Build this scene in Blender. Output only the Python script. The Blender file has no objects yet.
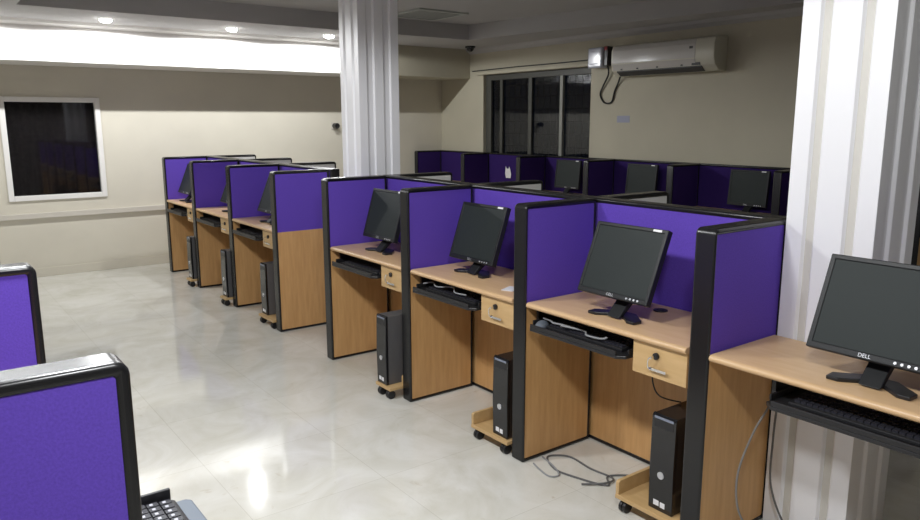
import bpy, bmesh, math, random
from mathutils import Vector, Matrix, Euler
random.seed(7)
PI = math.pi
S = bpy.context.scene
COL = S.collection

# ------------------------------------------------------------------ camera
cam_d = bpy.data.cameras.new('camera')
cam = bpy.data.objects.new('camera', cam_d)
COL.objects.link(cam)
cam_d.sensor_fit = 'HORIZONTAL'
cam_d.sensor_width = 36.0
cam_d.lens = 741.34 / 920 * 36.0
cam_d.clip_start = 0.05
cam.location = (-2.161, -1.456, 1.558)
cam.rotation_euler = (1.38526977, 0.00205913, -0.6429973)
S.camera = cam

# ------------------------------------------------------------------ world (night outside), view, lights
W = bpy.data.worlds.new('night'); S.world = W
W.use_nodes = True
W.node_tree.nodes['Background'].inputs[0].default_value = (0.02, 0.025, 0.04, 1)
W.node_tree.nodes['Background'].inputs[1].default_value = 0.3
S.view_settings.view_transform = 'Standard'
S.view_settings.look = 'None'
S.view_settings.gamma = 1
S.view_settings.use_curve_mapping = False
S.view_settings.exposure = 0.0

Z_BORDER, Z_TRAY = 2.46, 2.625
FAR_Y, RIGHT_X, LEFT_X, BACK_Y = 7.05, 3.897, -3.35, -4.3
FAR_SPOTS = [(-1.70, 5.96), (-0.555, 5.96), (0.594, 5.96), (1.652, 5.96)]
LEFT_SPOTS = [(-1.70, -1.2), (-1.70, 0.3), (-1.70, 1.7)]
P_FAR, P_LEFT = 46.0, 122.0
COOL = (0.965, 0.985, 1.0)


def lamp(x, y, power, z=Z_BORDER - 0.050, soft=0.010, cone=177, blend=0.08):
    ld = bpy.data.lights.new('downlight_glow', 'SPOT')
    ld.spot_size = math.radians(cone); ld.spot_blend = blend
    ld.energy = power; ld.color = COOL; ld.shadow_soft_size = soft
    lo = bpy.data.objects.new('downlight_glow', ld); COL.objects.link(lo)
    lo.location = (x, y, z)


for x, y in FAR_SPOTS: lamp(x, y, P_FAR)
for x, y in LEFT_SPOTS: lamp(x, y, P_LEFT, soft=0.13, cone=172, blend=0.14)


# ------------------------------------------------------------------ materials
def nodes_of(name):
    m = bpy.data.materials.new(name); m.use_nodes = True
    nt = m.node_tree
    return m, nt, nt.nodes['Principled BSDF']


def plain(name, col, rough=0.5, metal=0.0, noise=0.0, scale=40, bump=0.0, coat=0.0, spec=0.5):
    m, nt, b = nodes_of(name)
    b.inputs['Roughness'].default_value = rough
    b.inputs['Metallic'].default_value = metal
    b.inputs['Coat Weight'].default_value = coat
    b.inputs['Specular IOR Level'].default_value = spec
    b.inputs['Base Color'].default_value = (*col, 1)
    if noise or bump:
        tc = nt.nodes.new('ShaderNodeTexCoord')
        n = nt.nodes.new('ShaderNodeTexNoise'); n.inputs['Scale'].default_value = scale
        n.inputs['Detail'].default_value = 4
        nt.links.new(tc.outputs['Object'], n.inputs['Vector'])
        if noise:
            r = nt.nodes.new('ShaderNodeValToRGB')
            r.color_ramp.elements[0].position = 0.3; r.color_ramp.elements[1].position = 0.7
            r.color_ramp.elements[0].color = (*[c * (1 - noise) for c in col], 1)
            r.color_ramp.elements[1].color = (*[min(1, c * (1 + noise)) for c in col], 1)
            nt.links.new(n.outputs['Fac'], r.inputs['Fac'])
            nt.links.new(r.outputs['Color'], b.inputs['Base Color'])
        if bump:
            bp = nt.nodes.new('ShaderNodeBump'); bp.inputs['Strength'].default_value = bump
            bp.inputs['Distance'].default_value = 0.002
            nt.links.new(n.outputs['Fac'], bp.inputs['Height'])
            nt.links.new(bp.outputs['Normal'], b.inputs['Normal'])
    return m


def wood(name, c0, c1, stretch, rough=0.42):
    m, nt, b = nodes_of(name)
    tc = nt.nodes.new('ShaderNodeTexCoord')
    mp = nt.nodes.new('ShaderNodeMapping'); mp.inputs['Scale'].default_value = stretch
    n = nt.nodes.new('ShaderNodeTexNoise'); n.inputs['Scale'].default_value = 6; n.inputs['Detail'].default_value = 6
    n.inputs['Roughness'].default_value = 0.6
    r = nt.nodes.new('ShaderNodeValToRGB')
    r.color_ramp.elements[0].position = 0.3; r.color_ramp.elements[1].position = 0.72
    r.color_ramp.elements[0].color = (*c0, 1); r.color_ramp.elements[1].color = (*c1, 1)
    nt.links.new(tc.outputs['Object'], mp.inputs['Vector'])
    nt.links.new(mp.outputs['Vector'], n.inputs['Vector'])
    nt.links.new(n.outputs['Fac'], r.inputs['Fac'])
    nt.links.new(r.outputs['Color'], b.inputs['Base Color'])
    b.inputs['Roughness'].default_value = rough
    return m


def floor_material():
    m, nt, b = nodes_of('vitrified_tile')
    tc = nt.nodes.new('ShaderNodeTexCoord')
    n1 = nt.nodes.new('ShaderNodeTexNoise'); n1.inputs['Scale'].default_value = 2.2; n1.inputs['Detail'].default_value = 8
    n1.inputs['Distortion'].default_value = 1.6; n1.inputs['Roughness'].default_value = 0.62
    r1 = nt.nodes.new('ShaderNodeValToRGB')
    r1.color_ramp.elements[0].position = 0.28; r1.color_ramp.elements[1].position = 0.66
    r1.color_ramp.elements[0].color = (0.62, 0.60, 0.52, 1); r1.color_ramp.elements[1].color = (0.77, 0.76, 0.715, 1)
    n2 = nt.nodes.new('ShaderNodeTexNoise'); n2.inputs['Scale'].default_value = 5.5; n2.inputs['Detail'].default_value = 5
    n2.inputs['Distortion'].default_value = 2.5
    r2 = nt.nodes.new('ShaderNodeValToRGB')
    r2.color_ramp.elements[0].position = 0.66; r2.color_ramp.elements[1].position = 0.80
    r2.color_ramp.elements[0].color = (0, 0, 0, 1); r2.color_ramp.elements[1].color = (0.55, 0.55, 0.55, 1)
    mx = nt.nodes.new('ShaderNodeMixRGB'); mx.inputs['Color2'].default_value = (0.46, 0.38, 0.25, 1)
    br = nt.nodes.new('ShaderNodeTexBrick'); br.offset = 0.0
    br.inputs['Scale'].default_value = 1.0; br.inputs['Mortar Size'].default_value = 0.0016
    br.inputs['Mortar Smooth'].default_value = 0.2
    br.inputs['Brick Width'].default_value = 0.6; br.inputs['Row Height'].default_value = 0.6
    br.inputs['Color1'].default_value = (1, 1, 1, 1); br.inputs['Color2'].default_value = (0.965, 0.965, 0.96, 1)
    br.inputs['Mortar'].default_value = (0.82, 0.81, 0.78, 1)
    ml = nt.nodes.new('ShaderNodeMixRGB'); ml.blend_type = 'MULTIPLY'; ml.inputs['Fac'].default_value = 1
    L = nt.links.new
    for n in (n1, n2, br): L(tc.outputs['Object'], n.inputs['Vector'])
    L(n1.outputs['Fac'], r1.inputs['Fac']); L(n2.outputs['Fac'], r2.inputs['Fac'])
    L(r2.outputs['Color'], mx.inputs['Fac']); L(r1.outputs['Color'], mx.inputs['Color1'])
    L(mx.outputs['Color'], ml.inputs['Color1']); L(br.outputs['Color'], ml.inputs['Color2'])
    L(ml.outputs['Color'], b.inputs['Base Color'])
    b.inputs['Roughness'].default_value = 0.075
    b.inputs['Specular IOR Level'].default_value = 0.33
    return m


def glass_material(name, tint):
    m, nt, b = nodes_of(name)
    b.inputs['Base Color'].default_value = (*tint, 1)
    b.inputs['Roughness'].default_value = 0.03
    b.inputs['Transmission Weight'].default_value = 1.0
    b.inputs['IOR'].default_value = 1.45
    return m


def emit_material(name, col, s):
    m, nt, b = nodes_of(name)
    b.inputs['Base Color'].default_value = (*col, 1)
    b.inputs['Emission Color'].default_value = (*col, 1)
    b.inputs['Emission Strength'].default_value = s
    return m


M = dict(
    floor=floor_material(),
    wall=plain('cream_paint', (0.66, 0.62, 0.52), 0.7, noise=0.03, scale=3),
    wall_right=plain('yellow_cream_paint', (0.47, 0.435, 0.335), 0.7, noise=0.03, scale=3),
    ceiling=plain('ceiling_paint', (0.45, 0.44, 0.435), 0.8, noise=0.02, scale=2),
    shade_wall=plain('dim_wall_paint', (0.26, 0.25, 0.23), 0.8),  # dark colour for the unseen walls, chosen to cut bounced light
    beam=plain('white_beam_paint', (0.80, 0.78, 0.75), 0.6),
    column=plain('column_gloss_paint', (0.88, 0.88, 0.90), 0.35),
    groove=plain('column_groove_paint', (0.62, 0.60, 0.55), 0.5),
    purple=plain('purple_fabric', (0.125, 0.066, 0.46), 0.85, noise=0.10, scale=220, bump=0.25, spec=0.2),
    dark_purple=plain('dark_purple_fabric', (0.030, 0.013, 0.105), 0.9, noise=0.10, scale=220, bump=0.25, spec=0.15),  # the purple fabric again, darkened to put the row's dimness into colour
    white_panel=plain('white_laminate', (0.70, 0.69, 0.66), 0.5),
    trim=plain('black_trim', (0.010, 0.010, 0.011), 0.27, spec=0.5),
    wood=wood('beech_laminate', (0.54, 0.30, 0.115), (0.65, 0.385, 0.165), (9, 9, 0.8)),
    top=wood('beech_worktop', (0.62, 0.40, 0.205), (0.70, 0.48, 0.27), (6, 0.9, 6), 0.33),
    front=wood('beech_drawer', (0.55, 0.36, 0.16), (0.63, 0.43, 0.21), (6, 0.9, 6), 0.4),
    plastic=plain('black_plastic', (0.016, 0.016, 0.018), 0.35),
    gloss=plain('gloss_black_plastic', (0.008, 0.008, 0.010), 0.12, coat=0.3),
    bezel=plain('monitor_bezel', (0.016, 0.017, 0.018), 0.42, spec=0.3),
    screen=plain('dark_lcd', (0.024, 0.030, 0.029), 0.5, spec=0.2),
    towergrey=plain('grey_tower_steel', (0.13, 0.13, 0.135), 0.4, metal=0.2),
    towerblack=plain('black_tower_steel', (0.022, 0.018, 0.017), 0.25),
    silver=plain('silver_plastic', (0.62, 0.63, 0.66), 0.3, metal=0.6),
    bluesilver=plain('pale_blue_plastic', (0.24, 0.27, 0.35), 0.25, metal=0.3),
    chrome=plain('chrome', (0.75, 0.75, 0.76), 0.18, metal=1.0),
    sticker=plain('white_sticker', (0.82, 0.82, 0.84), 0.5),
    ac=plain('ac_plastic', (0.55, 0.53, 0.50), 0.12, coat=0.4),
    ac_end=plain('ac_end_plastic', (0.60, 0.58, 0.48), 0.35),
    acdark=plain('ac_louver', (0.05, 0.05, 0.05), 0.5),
    box=plain('stabiliser_gloss', (0.55, 0.58, 0.68), 0.12, coat=0.6),
    red=plain('red_plastic', (0.35, 0.04, 0.05), 0.5),
    frame=plain('aluminium_frame', (0.065, 0.065, 0.055), 0.5, metal=0.0),
    framelight=plain('pale_frame', (0.26, 0.26, 0.23), 0.5),
    bars=plain('grille_steel', (0.018, 0.018, 0.022), 0.6),
    night=glass_material('night_glass', (0.30, 0.33, 0.38)),
    curtain=plain('brown_curtain', (0.20, 0.14, 0.11), 0.9, noise=0.2, scale=25),
    trunk=plain('trunking_plastic', (0.60, 0.56, 0.49), 0.5),
    skirting=plain('skirting_tile', (0.50, 0.48, 0.43), 0.4),
    greycable=plain('grey_cable', (0.12, 0.12, 0.12), 0.5),
    palecable=plain('pale_cable', (0.30, 0.31, 0.32), 0.45),
    greymid=plain('mid_grey_cable', (0.22, 0.21, 0.20), 0.5),
    blackcable=plain('black_cable', (0.015, 0.015, 0.016), 0.5),
    keycap=plain('black_keycap', (0.022, 0.022, 0.030), 0.45),
    keylight=plain('key_legend', (0.50, 0.50, 0.55), 0.5),
    rest=plain('blue_grey_plastic', (0.13, 0.155, 0.19), 0.45),
    paper=plain('white_paper', (0.75, 0.75, 0.75), 0.7),
    bluepaper=plain('bluish_paper', (0.34, 0.35, 0.45), 0.7),
    lampglow=emit_material('downlight_bulb', (1, 0.98, 0.96), 30),
    lampring=plain('downlight_ring', (0.75, 0.75, 0.76), 0.3),
    vent=plain('vent_metal', (0.42, 0.44, 0.42), 0.4),
)


# ------------------------------------------------------------------ mesh helpers
def new(): return bmesh.new()


def box(bm, x0, x1, y0, y1, z0, z1, mat=None):
    vs = [bm.verts.new(p) for p in ((x0, y0, z0), (x1, y0, z0), (x1, y1, z0), (x0, y1, z0), (x0, y0, z1), (x1, y0, z1), (x1, y1, z1), (x0, y1, z1))]
    if mat is not None:
        for v in vs: v.co = mat @ v.co
    for f in ((3, 2, 1, 0), (4, 5, 6, 7), (0, 1, 5, 4), (1, 2, 6, 5), (2, 3, 7, 6), (3, 0, 4, 7)):
        bm.faces.new([vs[i] for i in f])
    return bm


def prism(bm, poly, h0, h1, axis='y', mat=None):
    """extrude a closed 2D polygon along an axis: 'y' takes (x,z), 'x' takes (y,z), 'z' takes (x,y)"""
    def pt(a, b, h): return {'y': (a, h, b), 'x': (h, a, b), 'z': (a, b, h)}[axis]
    A = [bm.verts.new(pt(a, b, h0)) for a, b in poly]
    B = [bm.verts.new(pt(a, b, h1)) for a, b in poly]
    n = len(poly)
    if mat is not None:
        for v in A + B: v.co = mat @ v.co
    bm.faces.new(A); bm.faces.new(list(reversed(B)))
    for i in range(n):
        bm.faces.new((A[i], B[i], B[(i + 1) % n], A[(i + 1) % n]))
    return bm


def cyl(bm, c, r, h, axis='z', seg=20, r2=None):
    r2 = r if r2 is None else r2
    rot = {'z': Matrix(), 'x': Matrix.Rotation(PI / 2, 4, 'Y'), 'y': Matrix.Rotation(-PI / 2, 4, 'X')}[axis]
    bmesh.ops.create_cone(bm, cap_ends=True, segments=seg, radius1=r, radius2=r2, depth=h, matrix=Matrix.Translation(c) @ rot)
    return bm


def dome(bm, c, r, sz=1.0):
    bmesh.ops.create_uvsphere(bm, u_segments=18, v_segments=10, radius=r, matrix=Matrix.Translation(c) @ Matrix.Diagonal((1, 1, sz, 1)))
    return bm


def smooth_path(pts, sub=6):
    P = [Vector(p) for p in pts]
    if len(P) < 3: return P
    out = []
    for i in range(len(P) - 1):
        p0, p1, p2, p3 = P[max(i - 1, 0)], P[i], P[i + 1], P[min(i + 2, len(P) - 1)]
        for k in range(sub):
            t = k / sub
            out.append(0.5 * ((2 * p1) + (p2 - p0) * t + (2 * p0 - 5 * p1 + 4 * p2 - p3) * t * t + (3 * p1 - p0 - 3 * p2 + p3) * t ** 3))
    out.append(P[-1])
    return out


def tube(bm, pts, r, seg=7, sub=6):
    P = smooth_path(pts, sub)
    rings = []
    up = Vector((0.13, 0.31, 0.94)).normalized()
    for i, p in enumerate(P):
        t = (P[min(i + 1, len(P) - 1)] - P[max(i - 1, 0)]).normalized()
        a = t.cross(up)
        if a.length < 1e-3: a = t.cross(Vector((1, 0, 0)))
        a.normalize(); b = t.cross(a)
        up = b if b.dot(up) > 0 else -b
        b = up; a = b.cross(t)
        rings.append([bm.verts.new(p + r * (math.cos(2 * PI * k / seg) * a + math.sin(2 * PI * k / seg) * b)) for k in range(seg)])
    for q in range(len(rings) - 1):
        for k in range(seg):
            bm.faces.new((rings[q][k], rings[q][(k + 1) % seg], rings[q + 1][(k + 1) % seg], rings[q + 1][k]))
    bm.faces.new(rings[0]); bm.faces.new(list(reversed(rings[-1])))
    return bm


def obj(name, bm, mat, parent=None, loc=(0, 0, 0), rot=(0, 0, 0), bevel=0.0, seg=2, smooth=False, angle=40):
    bmesh.ops.recalc_face_normals(bm, faces=bm.faces[:])
    me = bpy.data.meshes.new(name)
    bm.to_mesh(me); bm.free()
    o = bpy.data.objects.new(name, me); COL.objects.link(o)
    me.materials.append(M[mat])
    o.location = loc; o.rotation_euler = rot
    if parent is not None: o.parent = parent
    if bevel:
        b = o.modifiers.new('bevel', 'BEVEL'); b.width = bevel; b.segments = seg
        b.limit_method = 'ANGLE'; b.angle_limit = math.radians(35); b.harden_normals = False
    if smooth:
        for p in me.polygons: p.use_smooth = True
        try: me.set_sharp_from_angle(angle=math.radians(angle))
        except Exception: pass
    return o


def thing(name, label, cat, loc=(0, 0, 0), rz=0.0, group=None):
    o = bpy.data.objects.new(name, None); COL.objects.link(o)
    o.location = loc; o.rotation_euler = (0, 0, rz); o.empty_display_size = 0.05
    o['label'] = label; o['category'] = cat
    if group: o['group'] = group
    return o


def tag(o, label, cat, group=None):
    o['label'] = label; o['category'] = cat
    if group: o['group'] = group
    return o


def struct(o):
    o['kind'] = 'structure'
    return o


def dup(src, loc, label, rz=None, group=None):
    def cp(o, parent):
        c = o.copy(); COL.objects.link(c)
        if parent is not None: c.parent = parent
        for ch in o.children: cp(ch, c)
        return c
    r = cp(src, None)
    r.location = loc
    if rz is not None: r.rotation_euler = (0, 0, rz)
    r['label'] = label
    if group: r['group'] = group
    return r


def text_mesh(name, body, size, mat, parent, loc, rot):
    c = bpy.data.curves.new(name, 'FONT'); c.body = body; c.size = size; c.extrude = 0.0002
    c.align_x = 'CENTER'; c.align_y = 'CENTER'
    t = bpy.data.objects.new(name + '_tmp', c); COL.objects.link(t)
    dg = bpy.context.evaluated_depsgraph_get()
    me = bpy.data.meshes.new_from_object(t.evaluated_get(dg))
    bpy.data.objects.remove(t); bpy.data.curves.remove(c)
    me.materials.clear(); me.materials.append(M[mat])
    o = bpy.data.objects.new(name, me); COL.objects.link(o)
    o.parent = parent; o.location = loc; o.rotation_euler = rot
    return o


# ------------------------------------------------------------------ the room
T = 0.15
struct(obj('floor', box(new(), LEFT_X - T, RIGHT_X + T, BACK_Y - T, FAR_Y + T, -0.1, 0), 'floor'))

WIN_R = (4.27, 6.13, 0.95, 2.13)     # y0 y1 z0 z1 in the right wall
WIN_F = (-1.35, -0.45, 0.78, 1.80)   # x0 x1 z0 z1 in the far wall
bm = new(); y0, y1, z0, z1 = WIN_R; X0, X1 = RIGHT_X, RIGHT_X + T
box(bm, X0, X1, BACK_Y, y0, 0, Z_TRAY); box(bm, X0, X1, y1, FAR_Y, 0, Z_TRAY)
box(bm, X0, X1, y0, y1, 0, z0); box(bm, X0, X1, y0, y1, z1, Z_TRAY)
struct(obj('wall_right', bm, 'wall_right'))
bm = new(); a0, a1, z0, z1 = WIN_F
box(bm, LEFT_X - T, a0, FAR_Y, FAR_Y + T, 0, Z_TRAY); box(bm, a1, RIGHT_X + T, FAR_Y, FAR_Y + T, 0, Z_TRAY)
box(bm, a0, a1, FAR_Y, FAR_Y + T, 0, z0); box(bm, a0, a1, FAR_Y, FAR_Y + T, z1, Z_TRAY)
struct(obj('wall_far', bm, 'wall'))
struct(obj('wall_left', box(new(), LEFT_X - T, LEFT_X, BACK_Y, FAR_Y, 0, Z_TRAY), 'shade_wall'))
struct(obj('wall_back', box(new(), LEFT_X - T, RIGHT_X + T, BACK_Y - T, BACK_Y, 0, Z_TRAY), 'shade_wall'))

# false ceiling: lowered border round a raised tray
outer = [(LEFT_X - T, BACK_Y - T), (RIGHT_X + T, BACK_Y - T), (RIGHT_X + T, FAR_Y + T), (LEFT_X - T, FAR_Y + T)]
inner = [(-1.30, -3.3), (3.62, -3.3), (3.62, 1.6), (3.16, 5.48), (-1.30, 5.48)]
bm = new()
ov = [bm.verts.new((x, y, Z_BORDER)) for x, y in outer]
iv = [bm.verts.new((x, y, Z_BORDER)) for x, y in inner]
tv = [bm.verts.new((x, y, Z_TRAY)) for x, y in inner]
bm.faces.new((ov[0], ov[1], iv[1], iv[0])); bm.faces.new((ov[1], ov[2], iv[3], iv[2], iv[1]))
bm.faces.new((ov[2], ov[3], iv[4], iv[3])); bm.faces.new((ov[3], ov[0], iv[0], iv[4]))
n = len(inner)
for i in range(n): bm.faces.new((iv[i], iv[(i + 1) % n], tv[(i + 1) % n], tv[i]))
bm.faces.new(tv)
# upper skin so that the false ceiling has thickness
for vs in ([(x, y, Z_TRAY + 0.12) for x, y in outer],): bm.faces.new([bm.verts.new(p) for p in vs])
struct(obj('ceiling', bm, 'ceiling'))

# dropped beam along the far wall, with a thin cornice where it meets the border
bm = new()
box(bm, LEFT_X, 2.55, 6.41, FAR_Y, 2.10, Z_BORDER)
struct(obj('trim_1', bm, 'beam', bevel=0.004))
struct(obj('trim_4', box(new(), 2.55, RIGHT_X, 6.41, FAR_Y, 2.10, Z_BORDER), 'wall_right', bevel=0.004))  # right end takes the yellowish wall paint, which also stands in for its dimness
struct(obj('trim_2', prism(new(), [(6.41, 2.415), (6.41, Z_BORDER), (6.33, Z_BORDER), (6.35, 2.435)], LEFT_X, 2.55, 'x'), 'beam'))
struct(obj('trim_3', prism(new(), [(RIGHT_X, 2.40), (RIGHT_X, Z_BORDER), (RIGHT_X - 0.07, Z_BORDER), (RIGHT_X - 0.05, 2.43)], BACK_Y, 6.41, 'y'), 'ceiling'))
struct(obj('baseboard_far', box(new(), LEFT_X, RIGHT_X, FAR_Y - 0.008, FAR_Y, 0, 0.09), 'wall', bevel=0.002))
struct(obj('baseboard_right', box(new(), RIGHT_X - 0.008, RIGHT_X, BACK_Y, FAR_Y - 0.01, 0, 0.09), 'skirting', bevel=0.002))


# fluted square columns
def column(name, x0, y0, w, d):
    fl = []
    def side(p, q, nx, ny, grooves, dep):
        L = ((q[0] - p[0]) ** 2 + (q[1] - p[1]) ** 2) ** .5
        ux, uy = (q[0] - p[0]) / L, (q[1] - p[1]) / L
        pts = [p]
        for a, b in grooves:
            for t, k in ((a, 0), (a + 0.008, 1), (b - 0.008, 1), (b, 0)):
                pts.append((p[0] + ux * t - nx * dep * k, p[1] + uy * t - ny * dep * k))
        return pts
    g_w = [(w * .20, w * .39), (w * .61, w * .80)]
    g_d = [(d * .205, d * .345), (d * .655, d * .795)]
    x1, y1 = x0 + w, y0 + d
    poly = side((x0, y0), (x1, y0), 0, -1, g_w, .012) + side((x1, y0), (x1, y1), 1, 0, g_d, .012) \
        + side((x1, y1), (x0, y1), 0, 1, g_w, .012) + side((x0, y1), (x0, y0), -1, 0, g_d, .012)
    o = struct(obj(name, prism(new(), poly, 0, Z_TRAY + 0.01, 'z'), 'column', bevel=0.002))
    return o


column('column_1', 0.307, 2.945, 0.31, 0.255)
c2 = column('column_2', 0.415, -0.326, 0.31, 0.314)
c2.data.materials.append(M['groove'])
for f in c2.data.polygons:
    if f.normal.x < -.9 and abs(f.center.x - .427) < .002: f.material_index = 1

# right wall window: sliding frame, bars, night outside
y0, y1, z0, z1 = WIN_R
wx = RIGHT_X + 0.045
win = bpy.data.objects.new('window_1', None); COL.objects.link(win); win['kind'] = 'structure'
win.location = (wx, y0, z0)
wy, wz = y1 - y0, z1 - z0
bm = new()
box(bm, 0, .05, 0, .04, 0, wz); box(bm, 0, .05, wy - .10, wy, 0, wz)
box(bm, 0, .05, .04, wy - .10, 0, .04); box(bm, 0, .05, .04, wy - .10, wz - .07, wz)
obj('window_frame', bm, 'frame', win, bevel=.004)
obj('mullion', box(new(), -.005, .03, .47, .515, .04, wz - .07), 'framelight', win)
obj('mullion', box(new(), .005, .04, 1.00, 1.06, .04, wz - .07), 'frame', win)
obj('mullion', box(new(), .005, .04, 1.54, 1.59, .04, wz - .07), 'frame', win)
obj('pane', box(new(), .03, .034, .04, wy - .10, .04, wz - .07), 'night', win)
bm = new()
k = .12
while k < wy - .12:
    box(bm, .07, .082, k, k + .012, 0.0, wz); k += .105
for k in range(1, 8): box(bm, .07, .08, 0, wy, k * wz / 8, k * wz / 8 + .012)
obj('grille', bm, 'bars', win)
obj('lintel_ledge', box(new(), RIGHT_X - wx - .05, RIGHT_X - wx + .001, -.02, wy + .10, wz + .0, wz + .035), 'wall_right', win, bevel=.004)
# far wall window with a brown curtain behind the pane
a0, a1, z0, z1 = WIN_F
win = bpy.data.objects.new('window_2', None); COL.objects.link(win); win['kind'] = 'structure'
win.location = (a0, FAR_Y, z0)
ww, wh = a1 - a0, z1 - z0
bm = new()
box(bm, 0, .05, -.02, .05, 0, wh); box(bm, ww - .05, ww, -.02, .05, 0, wh)
box(bm, .05, ww - .05, -.02, .05, 0, .05); box(bm, .05, ww - .05, -.02, .05, wh - .05, wh)
obj('window_frame', bm, 'beam', win, bevel=.005)
obj('pane', box(new(), .05, ww - .05, .03, .034, .05, wh - .05), 'night', win)
bm = new()
pl = [(ww * i / 60, .075 + .012 * math.sin(i * 1.25)) for i in range(61)]
prism(bm, pl + [(x, y + .004) for x, y in reversed(pl)], 0.0, wh, 'z')
obj('curtain', bm, 'curtain', win)

# ceiling downlights
first = None
def downlight(x, y, label):
    global first
    if first is None:
        t = thing('downlight', label, 'downlight', (x, y, Z_BORDER), group='ceiling downlights')
        bm = new(); cyl(bm, (0, 0, -.004), .058, .008, seg=28)
        obj('rim', bm, 'lampring', t, bevel=.002)
        obj('bulb', dome(new(), (0, 0, -.010), .054, .48), 'lampglow', t, smooth=True)
        first = t
        return t
    return dup(first, (x, y, Z_BORDER), label)
downlight(*FAR_SPOTS[1], 'lit round ceiling downlight at the far left, before the white beam')
downlight(*FAR_SPOTS[2], 'lit round ceiling downlight, middle one of three along the white beam')
downlight(*FAR_SPOTS[3], 'lit round ceiling downlight beside the white column near the far beam')
downlight(*FAR_SPOTS[0], 'lit ceiling downlight beyond the left edge along the white beam')
for (x, y) in LEFT_SPOTS:
    downlight(x, y, 'lit ceiling downlight over the left row of desks')


# ------------------------------------------------------------------ cubicle parts
H = 1.20
TK = 0.08
DZ = 0.765


def ring_frame(bm, L, h, t, post, top, bot, back, r=0.022):
    """a rectangular ring in XZ (0..L, 0..h), thickness 0..t in Y; both upper corners slightly rounded at the free end (x=0)"""
    out = [(0, 0), (L, 0), (L, h)]
    inn = [(post, bot), (L - back, bot), (L - back, h - top)]
    for k in range(5):
        a = PI / 2 + k / 4 * PI / 2
        out.append((r + r * math.cos(a), h - r + r * math.sin(a)))
        inn.append((post, h - top))
    n = len(out)
    V = {}
    for s, y in ((0, 0), (1, t)):
        for i in range(n):
            V['o', s, i] = bm.verts.new((out[i][0], y, out[i][1]))
        for i in range(4):
            V['i', s, i] = bm.verts.new((inn[i][0], y, inn[i][1]))
    def iv(s, i): return V['i', s, min(i, 3)]
    for i in range(n):
        j = (i + 1) % n
        bm.faces.new((V['o', 0, i], V['o', 0, j], V['o', 1, j], V['o', 1, i]))
        for s in (0, 1):
            a, b = iv(s, i), iv(s, j)
            f = [V['o', s, i], V['o', s, j], b] + ([a] if a is not b else [])
            bm.faces.new(f)
    for i in range(4):
        j = (i + 1) % 4
        bm.faces.new((V['i', 0, i], V['i', 0, j], V['i', 1, j], V['i', 1, i]))
    return bm


def divider_parts(root, L, h, t, split, upper='purple', lower='wood', post=.016, mirror=False, bev=.011):
    top, bot, back = .022, .018, .016
    def flip(bm):
        if mirror:
            for v in bm.verts: v.co.x = -v.co.x
        return bm
    obj('frame', flip(ring_frame(new(), L, h, t, post, top, bot, back)), 'trim', root, bevel=bev, seg=3, smooth=True)
    obj('fabric_panel' if upper != 'white_panel' else 'upper_panel', flip(box(new(), post - .006, L - back + .004, .005, t - .005, split, h - top + .006)), upper, root)
    obj('laminate_panel', flip(box(new(), post - .006, L - back + .004, .005, t - .005, bot - .004, split)), lower, root)
    return root


# Y positions of the dividers' near faces in the two blocks
BW = 0.9391
A = [i * BW for i in range(4)]                       # front block
G = [3 * BW + 0.8323 + i * BW for i in range(4)]     # rear block
DEP = 0.436
GD = 'purple cubicle dividers with black edges'

DX, DY = -.010, -.008
dv = thing('cubicle_divider', 'black edged purple and wood divider nearest the camera, beside the right white column', 'divider', (DX, A[0] + DY, 0), group=GD)
divider_parts(dv, DEP - DX, H, TK, .755)
names = ['second nearest purple divider of the front block, behind the large near monitor',
         'third purple divider of the front block, between two monitors',
         'farthest purple divider of the front block, standing before the fluted white column']
for y, ex, lb in zip(A[1:], (-.004, -.008, -.010), names): dup(dv, (DX + ex, y + DY - ex * .5, 0), lb)
for y, ex, lb in zip(G, (-.012, -.005, -.010, 0), ['nearest purple divider of the rear block, its full wood lower panel showing',
                     'second purple divider of the rear block, counted from the gap',
                     'third purple divider of the rear block, counted from the gap',
                     'last purple divider of the rear block, closest to the far cream wall']): dup(dv, (DX + ex, y + DY - ex * .5, 0), lb)
dup(dv, (0, -BW, 0), 'purple divider closing the nearest bay, beyond the right edge')

# back panels, one per bay, standing behind the desks
GB = 'purple back panels behind the desks'
def back_panel(y0, y1, label):
    r = thing('back_panel', label, 'back panel', (DEP, y0, 0), group=GB)
    L = y1 - y0
    bm = ring_frame(new(), L, H, TK, .016, .022, .018, .016, r=.003)
    rot = Matrix(((0, 1, 0), (1, 0, 0), (0, 0, 1))).to_4x4()
    for v in bm.verts: v.co = rot @ v.co
    obj('frame', bm, 'trim', r, bevel=.011, seg=3, smooth=True)
    obj('fabric_panel', box(new(), .006, TK - .006, .012, L - .012, .755, H - .016), 'purple', r)
    obj('laminate_panel', box(new(), .006, TK - .006, .012, L - .012, .014, .755), 'wood', r)
    return r
bl = ['purple back panel with monitor shadow behind the nearest complete desk', 'purple back panel behind the middle desk of the front block',
      'purple back panel behind the farthest desk of the front block, near the column']
e = TK / 2
ends = [A[0], A[1] + e, A[2] + e, A[3] + TK]
for i in range(3): back_panel(ends[i], ends[i + 1], bl[i])
bl = ['purple back panel of the nearest bay in the rear block', 'purple back panel of the middle bay in the rear block', 'purple back panel of the last bay by the far wall']
ends = [G[0], G[1] + e, G[2] + e, G[3] + TK]
for i in range(3): back_panel(ends[i], ends[i + 1], bl[i])

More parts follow.
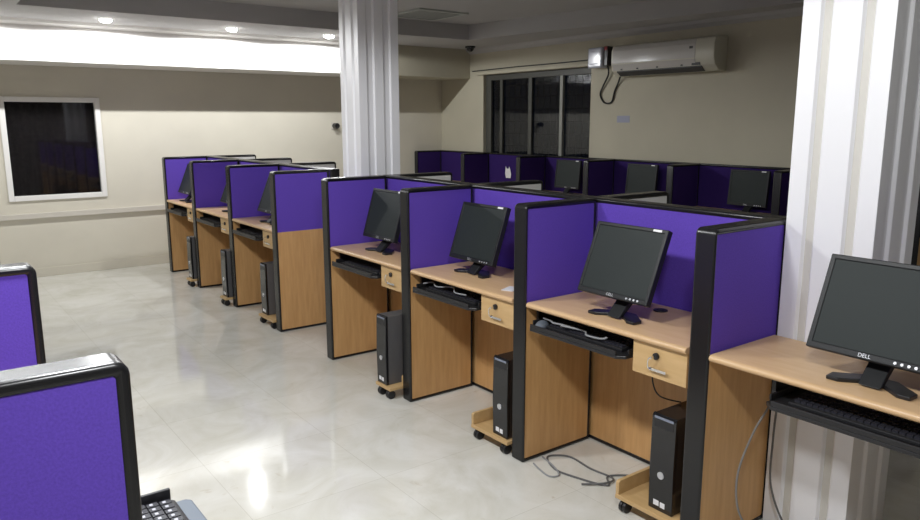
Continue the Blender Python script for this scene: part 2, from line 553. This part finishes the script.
# dividers on the opposite side, pale faces seen over the top
od = thing('opposite_divider', 'black topped divider with pale face, nearest one behind the back panels', 'divider', (DEP + TK, A[1], 0), group='pale faced dividers behind the back panels')
divider_parts(od, 0.46, H, TK, .755, 'white_panel', 'white_panel', mirror=False)
for ch in od.children:                                # free end away from the back panel
    for v in ch.data.vertices: v.co.x = 0.46 - v.co.x
    ch.data.flip_normals()
for y, lb in ((A[2], 'black topped pale divider behind the middle of the front block'), (A[3], 'black topped pale divider behind the front block, right of the fluted column'),
              (G[1], 'black topped pale divider behind the rear block, left of the fluted column'), (G[2], 'black topped pale divider behind the rear block, second from far wall'),
              (G[3], 'black topped pale divider behind the rear block, nearest the far wall')):
    dup(od, (DEP + TK, y, 0), lb)


# ------------------------------------------------------------------ desks
def desk(label, loc, width, depth=0.432, full=True, mirror=False, group='beech desks in the bays'):
    r = thing('desk', label, 'desk', loc, PI if mirror else 0, group=group)
    W_ = width
    prof = [(depth, DZ - .026), (depth, DZ), (.004, DZ)]
    for k in range(1, 6):
        a = PI / 2 + k / 6 * PI
        prof.append((.004 + .016 * math.cos(a), DZ - .013 + .013 * math.sin(a)))
    prof.append((.004, DZ - .026))
    obj('worktop', prism(new(), prof, 0, W_, 'y'), 'top', r, bevel=.0015, smooth=True)
    if full:
        dr = obj('drawer', box(new(), .012, .36, .006, .252, .608, .738), 'front', r, bevel=.002)
        bm = new(); cyl(bm, (.007, .140, .695), .013, .012, 'x', 20)
        obj('lock', bm, 'plastic', dr, bevel=.002)
        bm = new()
        box(bm, -.022, .002, .1375, .1425, .690, .700)
        tube(bm, [(-.020, .140, .695), (-.021, .150, .690), (-.020, .155, .675), (-.016, .158, .660), (-.012, .157, .648)], .0025, 6)
        bmesh.ops.create_uvsphere(bm, u_segments=10, v_segments=6, radius=.008, matrix=Matrix.Translation((.000, .157, .645)))
        box(bm, -.004, .002, .085, .150, .640, .650)
        obj('key', bm, 'chrome', dr)
    # pull-out keyboard tray on two hangers
    yk0, yk1 = (.275, W_ - .016) if full else (.08, W_ - .215)
    bm = new()
    prism(bm, [(-.028, yk0 + .03), (.0, yk0), (.29, yk0), (.29, yk1), (.0, yk1), (-.028, yk1 - .03)], .648, .662, 'z')
    box(bm, -.028, -.020, yk0 + .03, yk1 - .03, .662, .680)
    box(bm, .015, .29, yk0, yk0 + .008, .662, .684); box(bm, .015, .29, yk1 - .008, yk1, .662, .684)
    tr = obj('keyboard_tray', bm, 'plastic', r, bevel=.003)
    for ya in (yk0 - .012, yk1 - .001):
        obj('hanger', box(new(), .05, .28, ya, ya + .013, .655, DZ - .026), 'plastic', tr)
    return r


def desk_bay(y, label, grommet=True, depth=.432, full=True):
    d = desk(label, (0, y + TK + .005, 0), BW - TK - .016, depth, full)
    if grommet:
        bm = new(); cyl(bm, (.345, .39, DZ + .002), .030, .006, 'z', 28); cyl(bm, (.345, .39, DZ + .006), .017, .003, 'z', 20)
        obj('grommet', bm, 'plastic', d, bevel=.001)
    return d


desk_bay(A[0], 'beech desk with drawer in the nearest complete bay, under the largest monitor')
desk_bay(A[1], 'beech desk with drawer in the middle bay of the front block', False)
desk_bay(A[2], 'beech desk with drawer in the farthest bay of the front block', False)
desk_bay(G[0], 'beech desk in the nearest bay of the rear block', False)
desk_bay(G[1], 'beech desk in the middle bay of the rear block', False)
desk_bay(G[2], 'beech desk in the last bay, next to the far wall', False)
desk_bay(-BW, 'beech desk at the right edge, before the white column', False, depth=.398, full=False)


# ------------------------------------------------------------------ monitors
def make_monitor(label, loc, tilt, rz=0.0, cz=0.228):
    r = thing('monitor', label, 'monitor', loc, rz, group='black flat monitors')
    w, h = .37, .31
    Rm = Matrix.Translation((0, 0, cz)) @ Matrix.Rotation(tilt, 4, 'Y')
    # local: screen faces -X, leaning back (+X at the top)
    eu = Rm.to_euler(); lc = Rm.to_translation()
    bm = new()
    b, bb, d = .016, .022, .03
    o4 = [(-w / 2, -h / 2), (w / 2, -h / 2), (w / 2, h / 2), (-w / 2, h / 2)]
    i4 = [(-w / 2 + b, -h / 2 + bb), (w / 2 - b, -h / 2 + bb), (w / 2 - b, h / 2 - b), (-w / 2 + b, h / 2 - b)]
    f0 = [bm.verts.new((0, y, z)) for y, z in o4]; f1 = [bm.verts.new((0, y, z)) for y, z in i4]
    r1 = [bm.verts.new((.006, y, z)) for y, z in i4]; k0 = [bm.verts.new((d, y, z)) for y, z in o4]
    for i in range(4):
        j = (i + 1) % 4
        bm.faces.new((f0[i], f0[j], f1[j], f1[i])); bm.faces.new((f1[i], f1[j], r1[j], r1[i])); bm.faces.new((f0[j], f0[i], k0[i], k0[j]))
    bm.faces.new(r1); bm.faces.new(k0)
    case = obj('case', bm, 'bezel', r, lc, eu, bevel=.003)
    obj('screen', box(new(), .0035, .0058, -w / 2 + b + .0004, w / 2 - b - .0004, -h / 2 + bb + .0004, h / 2 - b - .0004), 'screen', r, lc, eu)
    bm = new()
    prism(bm, [(-.15, -.13), (.15, -.13), (.15, .11), (.11, .13), (-.11, .13), (-.15, .11)], d - .001, d + .018, 'x')
    prism(bm, [(-.07, -.10), (.07, -.10), (.07, .04), (-.07, .04)], d + .016, d + .034, 'x')
    obj('rear_housing', bm, 'bezel', r, lc, eu, bevel=.006)
    bm = new()
    for k in range(4): cyl(bm, (-.001, -.083 - k * .019, -h / 2 + .011), .0045, .004, 'x', 10)
    obj('control_buttons', bm, 'silver', case)
    obj('model_badge', box(new(), -.0008, .002, -.155, -.113, h / 2 - .013, h / 2 - .004), 'sticker', case)
    text_mesh('logo_lettering', 'DELL', .017, 'silver', case, (-.0008, 0.005, -h / 2 + .011), (PI / 2, 0, -PI / 2))
    # stand: leaning neck on a V of two feet
    bm = new()
    nk = [(-.062, .006), (-.036, .006), (.085, .100), (.118, .190), (.045, cz - .015), (.052, .120)]
    prism(bm, nk, -.052, .014, 'y')
    obj('neck', bm, 'bezel', r, bevel=.004)
    bm = new()
    for s in (1, -1):
        p = [(-.005, -.018), (-.075, -.018 + s * .085), (-.075, -.018 + s * .122), (-.030, -.018 + s * .125), (.035, -.018 + s * .045), (.035, -.018)]
        if s < 0: p = list(reversed(p))
        prism(bm, p, 0, .013, 'z')
    obj('base', bm, 'plastic', r, bevel=.003)
    return r


ZT = DZ + .0005
mon = make_monitor('large leaning black monitor on the nearest complete desk', (.147, .531, ZT), .39)
make_monitor('leaning black monitor on the middle desk of the front block', (.22, 1.575, ZT), .33, cz=.215)
make_monitor('leaning black monitor on the farthest desk of the front block', (.177, 2.454, ZT), .287)
dup(mon, (.16, G[0] + .47, ZT), 'dark monitor seen edge-on in the nearest bay of the rear block')
dup(mon, (.16, G[1] + .40, ZT), 'monitor hidden behind the second divider of the rear block')
dup(mon, (.13, G[2] + .62, ZT), 'grey looking monitor in the last bay by the far wall')
dup(mon, (.147, -.478, ZT), 'black monitor at the right edge, before the white column')


# ------------------------------------------------------------------ computer towers on trolleys
def make_tower(label, loc, w, h, d, side, rz=0.0):
    r = thing('computer_tower', label, 'computer', loc, rz, group='computer towers on trolleys')
    obj('case', box(new(), .014, d, 0.002, w - .002, 0, h - .002), side, r, bevel=.003)
    bm = new()
    prism(bm, [(.016, 0), (.016, h), (.006, h), (0, h - .012), (-.004, h * .45), (0, .0)], 0, w, 'y')
    fr = obj('front_panel', bm, 'gloss', r, bevel=.003)
    prism_strip = prism(new(), [(-.0022, h - .052), (-.0005, h - .020), (.006, h - .020), (.006, h - .052)], .012, w - .012, 'y')
    obj('drive_door', prism_strip, 'plastic', fr)
    obj('trim_strip', box(new(), -.0012, .010, .012, w - .012, h - .018, h - .009), 'bluesilver', fr)
    bm = new(); cyl(bm, (-.004, w * .5, h * .385), w * .115 + .002, .005, 'x', 24)
    obj('round_badge', bm, 'silver', fr)
    bm = new()
    box(bm, -.0012, .002, w * .55, w * .78, .020, .042)
    box(bm, -.0012, .002, w * .30, w * .50, .018, .040)
    obj('sticker', bm, 'sticker', fr)
    return r


def make_trolley(label, loc, w, left_lip, d=.40):
    r = thing('computer_trolley', label, 'trolley', loc, 0, group='wooden computer trolleys')
    obj('board', box(new(), 0, d, 0, w, .055, .073), 'front', r, bevel=.002)
    for y in ((0, w - .016) if left_lip else (0,)):
        f = .085 if y == 0 else 0
        p = [(.002 + f, .073), (d, .073), (d, .132), (.012 + f, .132), (.002 + f, .126)]
        obj('side_lip', prism(new(), p, y, y + .016, 'y'), 'front', r, bevel=.002)
    for x in (.024, d - .035):
        for y in (.035, w - .035):
            bm = new()
            cyl(bm, (x, y - .009, 0.0245), .0245, .014, 'y', 18); cyl(bm, (x, y + .009, 0.0245), .0245, .014, 'y', 18)
            box(bm, x - .008, x + .016, y - .004, y + .004, .018, .050)
            cyl(bm, (x + .006, y, .050), .014, .011, 'z', 14)
            obj('castor', bm, 'plastic', r, bevel=.0015)
    return r


TR = [  # tower front x, tower y range, height, side material, trolley x and y range
    (.033, .137, .248, .390, 'towerblack', (.005, .095, .392), 'black', 'in the nearest complete bay'),
    (-.012, 1.046, 1.152, .392, 'towerblack', (-.030, 1.026, 1.302), 'black', 'in the middle bay of the front block'),
    (-.085, 2.016, 2.118, .405, 'towergrey', (-.095, 1.965, 2.124), 'grey sided', 'in the farthest bay of the front block'),
    (-.012, 3.915, 4.018, .405, 'towergrey', (-.040, 3.745, 4.025), 'grey sided', 'in the nearest bay of the rear block'),
    (-.050, 4.690, 4.800, .405, 'towergrey', (-.075, 4.672, 4.805), 'grey sided', 'in the middle bay of the rear block'),
    (-.050, 5.630, 5.740, .405, 'towergrey', (-.075, 5.612, 5.745), 'grey sided', 'in the last bay by the far wall'),
]
for x, ya, yb, h, side, (tx, ta, tb), col, where in TR:
    make_trolley('small wooden trolley on castors ' + where, (tx, ta, 0), tb - ta, side == 'towerblack')
    make_tower('%s computer tower on a wooden trolley %s' % (col, where), (x, ya, .0735), yb - ya, h, .345, side)


# ------------------------------------------------------------------ keyboards, cables on the trays
def keyboard_on_tray(label, loc, rz=0.0):
    r = thing('keyboard', label, 'keyboard', loc, rz, group='black keyboards on the pull-out trays')
    obj('body', prism(new(), [(0, 0), (.145, 0), (.145, .024), (.13, .026), (.0, .013)], 0, .43, 'y'), 'plastic', r, bevel=.003)
    bm = new()
    for i in range(6):
        x = .014 + i * .0205
        y = .010
        while y < .41:
            z = .0125 + x * .095
            box(bm, x, x + .0165, y, y + .0165, z, z + .007); y += .0195
    obj('keys', bm, 'keycap', r)
    return r


TZ = .6625
kb = keyboard_on_tray('black keyboard on the cluttered tray of the nearest complete desk', (.02, .40, TZ))
dup(kb, (.02, A[1] + .40, TZ), 'black keyboard on the tray of the middle desk, front block')
dup(kb, (.02, A[2] + .40, TZ), 'black keyboard on the tray of the farthest desk, front block')
dup(kb, (.02, -BW + .22, TZ), 'black keyboard on the tray at the right edge, before the column')
for y, lb in ((G[0], 'keyboard on the tray of the nearest rear block desk'), (G[1], 'keyboard on the tray of the middle rear block desk'), (G[2], 'keyboard on the tray of the last desk by the far wall')):
    dup(kb, (.02, y + .40, TZ), lb)


def cable(label, pts, r, mat, sub=8, name='cable'):
    return tag(obj(name, tube(new(), pts, r, 7, sub), mat, smooth=True), label, 'cable', None)


cable('dark grey cable looped on the floor under the nearest complete desk',
      [(.335, .40, .006), (.30, .52, .005), (.20, .60, .005), (.13, .545, .005), (.07, .70, .005), (.06, .80, .005), (.12, .905, .005), (.20, .845, .005), (.19, .70, .005), (.20, .575, .005), (.13, .555, .012), (.05, .62, .005)], .0045, 'greycable')
cable('thin pale cable end curled on the floor by the second post',
      [(.02, .895, .005), (.00, .83, .005), (-.01, .76, .005), (.03, .74, .005), (.06, .80, .012), (.10, .92, .005)], .0038, 'palecable')
cable('thin black cable drooping from the nearest drawer to the tower', [(.11, .318, .608), (.11, .312, .54), (.13, .29, .49), (.19, .235, .468)], .003, 'blackcable')
cable('thin grey cable hanging beside the nearest tower down to the floor', [(.36, .26, .40), (.385, .33, .30), (.39, .40, .14), (.36, .43, .02), (.31, .44, .006), (.25, .50, .006)], .003, 'greymid')
cable('black cable drooping from the middle desk drawer behind its tower',
      [(.30, 1.24, .607), (.29, 1.25, .52), (.26, 1.18, .48), (.335, 1.11, .45)], .004, 'blackcable')
cable('black cable dropping from the farthest front desk to its tower',
      [(.22, 2.06, .607), (.22, 2.06, .54), (.22, 2.06, .485)], .006, 'blackcable')
cable('black cable arching behind the middle desk monitor down to the desk',
      [(.40, 1.40, DZ + .007), (.40, 1.33, .86), (.39, 1.25, .86), (.36, 1.17, .80), (.31, 1.13, DZ + .007)], .006, 'blackcable')
random.seed(11)
def clutter(y0, y1, n, x0, x1, z0, z1):
    pts = []
    for q in range(n):
        t_ = q / (n - 1)
        pts.append((random.uniform(x0, x1), y0 + (y1 - y0) * t_ + random.uniform(-.05, .05), random.uniform(z0, z1)))
    return pts
cable('pale cable tangled on the tray of the nearest complete desk', clutter(.86, .50, 10, .015, .07, .69, .70), .0042, 'palecable')
cable('dark grey cable coiled behind the pale one on the nearest tray', clutter(.88, .42, 12, .10, .20, .695, .71), .006, 'greycable')
cable('black cable heaped along the back of the nearest cluttered tray', clutter(.84, .38, 12, .22, .27, .69, .72), .007, 'blackcable')
t = thing('computer_mouse', 'grey computer mouse on the left end of the nearest cluttered tray', 'mouse', (.03, .865, TZ), .5)
obj('body', dome(new(), (0, 0, .0), .030, .9), 'rest', t, smooth=True)
bmesh_mouse = t.children[0]
for v in bmesh_mouse.data.vertices:
    v.co.z = max(v.co.z, 0.0005); v.co.x *= 1.7
cable('pale cable across the tray of the middle desk',
      [(.03, 1.80, .694), (.05, 1.74, .706), (.02, 1.66, .702), (.05, 1.56, .712), (.02, 1.50, .700), (.03, 1.42, .700)], .004, 'palecable')
# bundle under the nearest desk by the column
cable('grey cable looping under the right edge desk in front of the wood panel',
      [(.30, -.10, .655), (.27, -.09, .55), (.20, -.07, .44), (.12, -.07, .30), (.12, -.09, .16), (.20, -.13, .06), (.28, -.20, .02), (.32, -.29, .008)], .004, 'greymid')
cable('second grey cable hanging down beside the white column',
      [(.375, -.07, .655), (.37, -.06, .50), (.36, -.06, .36), (.35, -.07, .20), (.36, -.12, .07), (.38, -.18, .012), (.39, -.24, .008)], .004, 'greycable')
t = thing('power_strip', 'grey power socket strip on the floor by the right column', 'power strip', (.34, -.48, 0))
obj('body', box(new(), -.03, .03, -.16, .16, 0, .04), 'towergrey', t, bevel=.004)
obj('switch', box(new(), -.012, .012, .10, .13, .039, .047), 'red', t, bevel=.002)

# paper and small things on the middle desk
tag(obj('paper_slip', box(new(), -.045, .045, -.03, .03, 0, .003), 'paper', loc=(.11, 1.17, ZT), rot=(0, 0, .4)), 'small white paper slip on the middle desk near the post', 'paper')

# ------------------------------------------------------------------ row along the right wall
FX0, FX1, FH = 3.415, 3.815, 1.162
FY = [.695, 1.738, 2.780, 3.823, 4.865, 5.908, 6.950]
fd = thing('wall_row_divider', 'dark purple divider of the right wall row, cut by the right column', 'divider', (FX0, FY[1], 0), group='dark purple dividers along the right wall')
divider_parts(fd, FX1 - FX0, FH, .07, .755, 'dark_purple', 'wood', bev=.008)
for y, lb in zip(FY[2:] + FY[:1], ['dark purple divider of the right wall row under the air conditioner', 'dark purple divider of the right wall row below the window right edge',
                          'dark purple divider of the right wall row under the dark window', 'dark purple divider of the right wall row, second from the far corner',
                          'end divider of the right wall row in the far corner', 'dark purple divider of the right wall row, hidden past the column']):
    dup(fd, (FX0, y, 0), lb)
bp0 = None
wl = ['under the air conditioner, right of two dividers', 'behind the monitor left of the air conditioner', 'under the right half of the window', 'carrying a white paper, under the window', 'in the far corner']
for i in range(7 - 1):
    y0, y1 = FY[i] + .035, FY[i + 1] + .035
    lab = 'dark purple back panel of the wall row ' + (['beyond the right column'] + wl)[i]
    if i == 5: y1 = 7.02
    if bp0 is None or i == 5:
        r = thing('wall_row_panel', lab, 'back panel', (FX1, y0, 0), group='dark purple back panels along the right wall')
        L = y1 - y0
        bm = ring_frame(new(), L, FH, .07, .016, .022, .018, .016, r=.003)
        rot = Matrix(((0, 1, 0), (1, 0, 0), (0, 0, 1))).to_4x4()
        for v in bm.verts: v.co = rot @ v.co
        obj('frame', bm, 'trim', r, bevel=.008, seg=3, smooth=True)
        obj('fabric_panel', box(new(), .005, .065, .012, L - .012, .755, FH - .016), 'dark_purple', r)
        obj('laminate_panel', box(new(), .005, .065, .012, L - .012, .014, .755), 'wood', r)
        bp0 = r if bp0 is None else bp0
    else:
        dup(bp0, (FX1, y0, 0), lab)
wd = None
wn = ['under the right column', 'below the air conditioner', 'left of the air conditioner', 'below the right half of the window', 'below the left half of the window', 'in the far corner']
for i in range(6):
    lab = 'desk of the right wall row ' + wn[i]
    loc = (FX0 + .004, FY[i] + .072, 0)
    if wd is None: wd = desk(lab, loc, 1.0425 - .074, .39, False, group='desks along the right wall')
    else: dup(wd, loc, lab)
fm = make_monitor('dark monitor of the wall row nearest the right column', (3.68, 2.19, ZT), .10, cz=.215)
for y, lb in ((3.36, 'dark monitor of the wall row below the air conditioner'),
              (4.38, 'dark monitor of the wall row below the window'), (1.2, 'dark monitor of the wall row behind the right column')):
    dup(fm, (3.68, y, ZT), lb)
# paper propped on the back panel, with two pointed corners
pts = [(-.045, 0), (.04, 0), (.055, .05), (.05, .10), (.045, .145), (.03, .115), (-.005, .11), (-.02, .14), (-.04, .10), (-.055, .05)]
tag(obj('paper_note', prism(new(), pts, 0, .002, 'x'), 'paper', loc=(FX1 - .004, 5.53, .865), rot=(0, 0, 0)), 'torn white paper fixed to a dark purple panel under the window', 'paper')

# ------------------------------------------------------------------ on the right wall
t = thing('air_conditioner', 'white split air conditioner high on the right wall', 'air conditioner', (RIGHT_X, 2.62, 2.0))
L = 1.20
prof = [(0, .0), (0, .30), (-.13, .30), (-.175, .285), (-.195, .24), (-.195, .115), (-.175, .05), (-.11, .0)]
obj('body', prism(new(), prof, .0, L, 'y'), 'ac_end', t, bevel=.006, smooth=True)
obj('front_panel', prism(new(), [(-.178, .285), (-.197, .24), (-.199, .118), (-.19, .118), (-.19, .24), (-.172, .28)], .20, L - .02, 'y'), 'ac', t, bevel=.002)
obj('lower_cover', prism(new(), [(-.197, .108), (-.178, .050), (-.170, .052), (-.19, .108)], .20, L - .02, 'y'), 'ac', t, bevel=.001)
obj('louver', prism(new(), [(-.172, .046), (-.115, .001), (-.112, -.003), (-.171, .036)], .14, L - .06, 'y'), 'acdark', t)
obj('display', box(new(), -.2005, -.19, .225, .262, .20, .222), 'acdark', t)
bm = new()
for y in (.34, .62, .86, 1.06): box(bm, -.186, -.176, y, y + .02, .052, .066)
obj('clip', bm, 'acdark', t)
obj('dark_mark', box(new(), -.185, -.172, .15, .24, .052, .076), 'acdark', t)

t = thing('stabiliser_box', 'glossy bluish white box on the wall left of the air conditioner', 'electrical box', (RIGHT_X - .001, 4.03, 2.10))
obj('body', box(new(), -.11, 0, 0, .20, 0, .21), 'box', t, bevel=.02, seg=4, smooth=True)
obj('face_plate', box(new(), -.116, -.108, .03, .17, .04, .17), 'box', t, bevel=.006)
obj('side_socket', box(new(), -.08, 0, -.055, -.004, .02, .215), 'plastic', t, bevel=.003)
obj('red_switch', box(new(), -.084, -.06, -.05, -.01, .175, .212), 'red', t, bevel=.002)
cable('black cable hanging in a loop below the white wall box', [(RIGHT_X - .05, 3.995, 2.12), (RIGHT_X - .03, 4.00, 2.03), (RIGHT_X - .02, 4.08, 1.91), (RIGHT_X - .012, 4.12, 1.83), (RIGHT_X - .012, 4.06, 1.745),
      (RIGHT_X - .012, 3.96, 1.75), (RIGHT_X - .012, 3.92, 1.86), (RIGHT_X - .02, 3.87, 1.94), (RIGHT_X - .06, 3.80, 2.03)], .009, 'blackcable')
tag(obj('wall_sticker', box(new(), -.002, 0, -.085, .085, -.035, .035), 'bluepaper', loc=(RIGHT_X, 3.80, 1.572), bevel=.0005), 'small bluish paper label stuck on the wall below the air conditioner', 'label')
cable('thin dark wire running along the wall above the window', [(RIGHT_X - .008, 6.35, 2.155 + .03), (RIGHT_X - .008, 5.5, 2.195), (RIGHT_X - .008, 4.8, 2.195), (RIGHT_X - .008, 4.235, 2.20)], .006, 'blackcable', name='wire')

# ------------------------------------------------------------------ ceiling and far wall fittings
t = thing('dome_camera', 'black dome security camera on the ceiling in the far corner', 'security camera', (3.60, 6.02, Z_BORDER))
bm = new(); cyl(bm, (0, 0, -.012), .062, .024, seg=24)
obj('base', bm, 'plastic', t, bevel=.003)
obj('dome', dome(new(), (0, 0, -.022), .048), 'gloss', t, smooth=True)
t = thing('ceiling_vent', 'square grey vent set in the ceiling right of the fluted column', 'vent', (2.28, 5.02, Z_TRAY))
bm = new()
for a, b in (((-.30, .30, -.30, -.26)), ((-.30, .30, .26, .30))) and ((-.30, -.26), (.26, .30)):
    box(bm, -.30, .30, a, b, -.016, 0); box(bm, a, b, -.26, .26, -.016, 0)
obj('frame', bm, 'vent', t, bevel=.002)
bm = new()
for k in range(9): box(bm, -.26, .26, -.24 + k * .055, -.215 + k * .055, -.012, -.003, None)
obj('slat', bm, 'vent', t)
t = thing('wall_fitting', 'small black fitting on a pale plate beside the fluted column, far wall', 'wall fitting', (2.24, FAR_Y, 1.50))
obj('plate', box(new(), -.045, .045, -.010, 0, -.045, .045), 'trunk', t, bevel=.003)
bm = new(); cyl(bm, (.0, -.05, .0), .034, .08, 'y', 18)
obj('body', bm, 'plastic', t, bevel=.004)
tag(obj('cable_trunking', box(new(), LEFT_X + .3, 3.3, FAR_Y - .035, FAR_Y, .600, .655), 'trunk', bevel=.004), 'long pale cable trunking along the foot of the far wall', 'trunking')

# ------------------------------------------------------------------ left row (only its near divider and tray show)
LX, LY = -1.92, -.310
ld = thing('aisle_divider', 'purple divider with rounded black edge in the left foreground', 'divider', (LX, LY, 0), group='purple dividers of the left row')
divider_parts(ld, .44, 1.207, .07, .755, post=.022, mirror=True, bev=.014)
for k, lb in ((1, 'second purple divider of the left row'), (2, 'third purple divider of the left row'), (3, 'fourth purple divider of the left row')):
    dup(ld, (LX, LY + k * BW, 0), lb)
for k, lb in ((0, 'back panel of the nearest left row bay'), (1, 'back panel of the second left row bay'), (2, 'back panel of the third left row bay')):
    y0, y1 = LY + k * BW + (0 if k == 0 else .04), LY + (k + 1) * BW + (.08 if k == 2 else .04)
    r = back_panel(y0, y1, 'purple ' + lb); r.location.x = LX - .44 - TK; r['group'] = 'purple back panels of the left row'
for k, lb in ((0, 'nearest desk of the left row behind the foreground divider'), (1, 'second desk of the left row'), (2, 'third desk of the left row')):
    d = thing('desk', 'beech ' + lb, 'desk', (LX, LY + k * BW + .082, 0), group='beech desks of the left row')
    obj('worktop', box(new(), -.435, .005, 0, BW - .084, DZ - .026, DZ), 'top', d, bevel=.006)
    obj('drawer', box(new(), -.36, -.012, BW - .34, BW - .09, .608, .738), 'front', d, bevel=.002)

# pulled-out tray with keyboard
t = thing('pullout_tray', 'blue grey pull-out keyboard tray beyond the foreground divider', 'keyboard tray', (LX, -.24, .678))
bm = new()
prism(bm, [(-.12, .0), (.200, .0), (.211, .012), (.211, .424), (.200, .436), (-.12, .436)], 0, .022, 'z')
obj('tray', bm, 'rest', t, bevel=.005)
k = thing('keyboard', 'black keyboard on the pulled-out tray by the foreground divider', 'keyboard', (LX + .025, -.235, .7005))
obj('body', prism(new(), [(-.02, 0), (.148, 0), (.148, .010), (.14, .014), (-.02, .026)], 0, .418, 'y'), 'plastic', k, bevel=.003)
obj('end_rim', box(new(), -.02, .140, .418, .428, .0, .040), 'plastic', k, bevel=.003)
cnt = 0
for i in range(5):
    x = .000 + i * .0275
    for j in range(19):
        y = .410 - j * .0228 - .02
        if y < .01: break
        z = .0235 - (x + .02) * .068
        bm = new(); box(bm, x, x + .0235, y, y + .0185, z, z + .007)
        kk = obj('key', bm, 'keycap', k)
        b = new(); box(b, x + .006, x + .013, y + .005, y + .0135, z + .0068, z + .0075)
        if j < 8: obj('legend', b, 'keylight', kk)
        else: b.free()
        cnt += 1
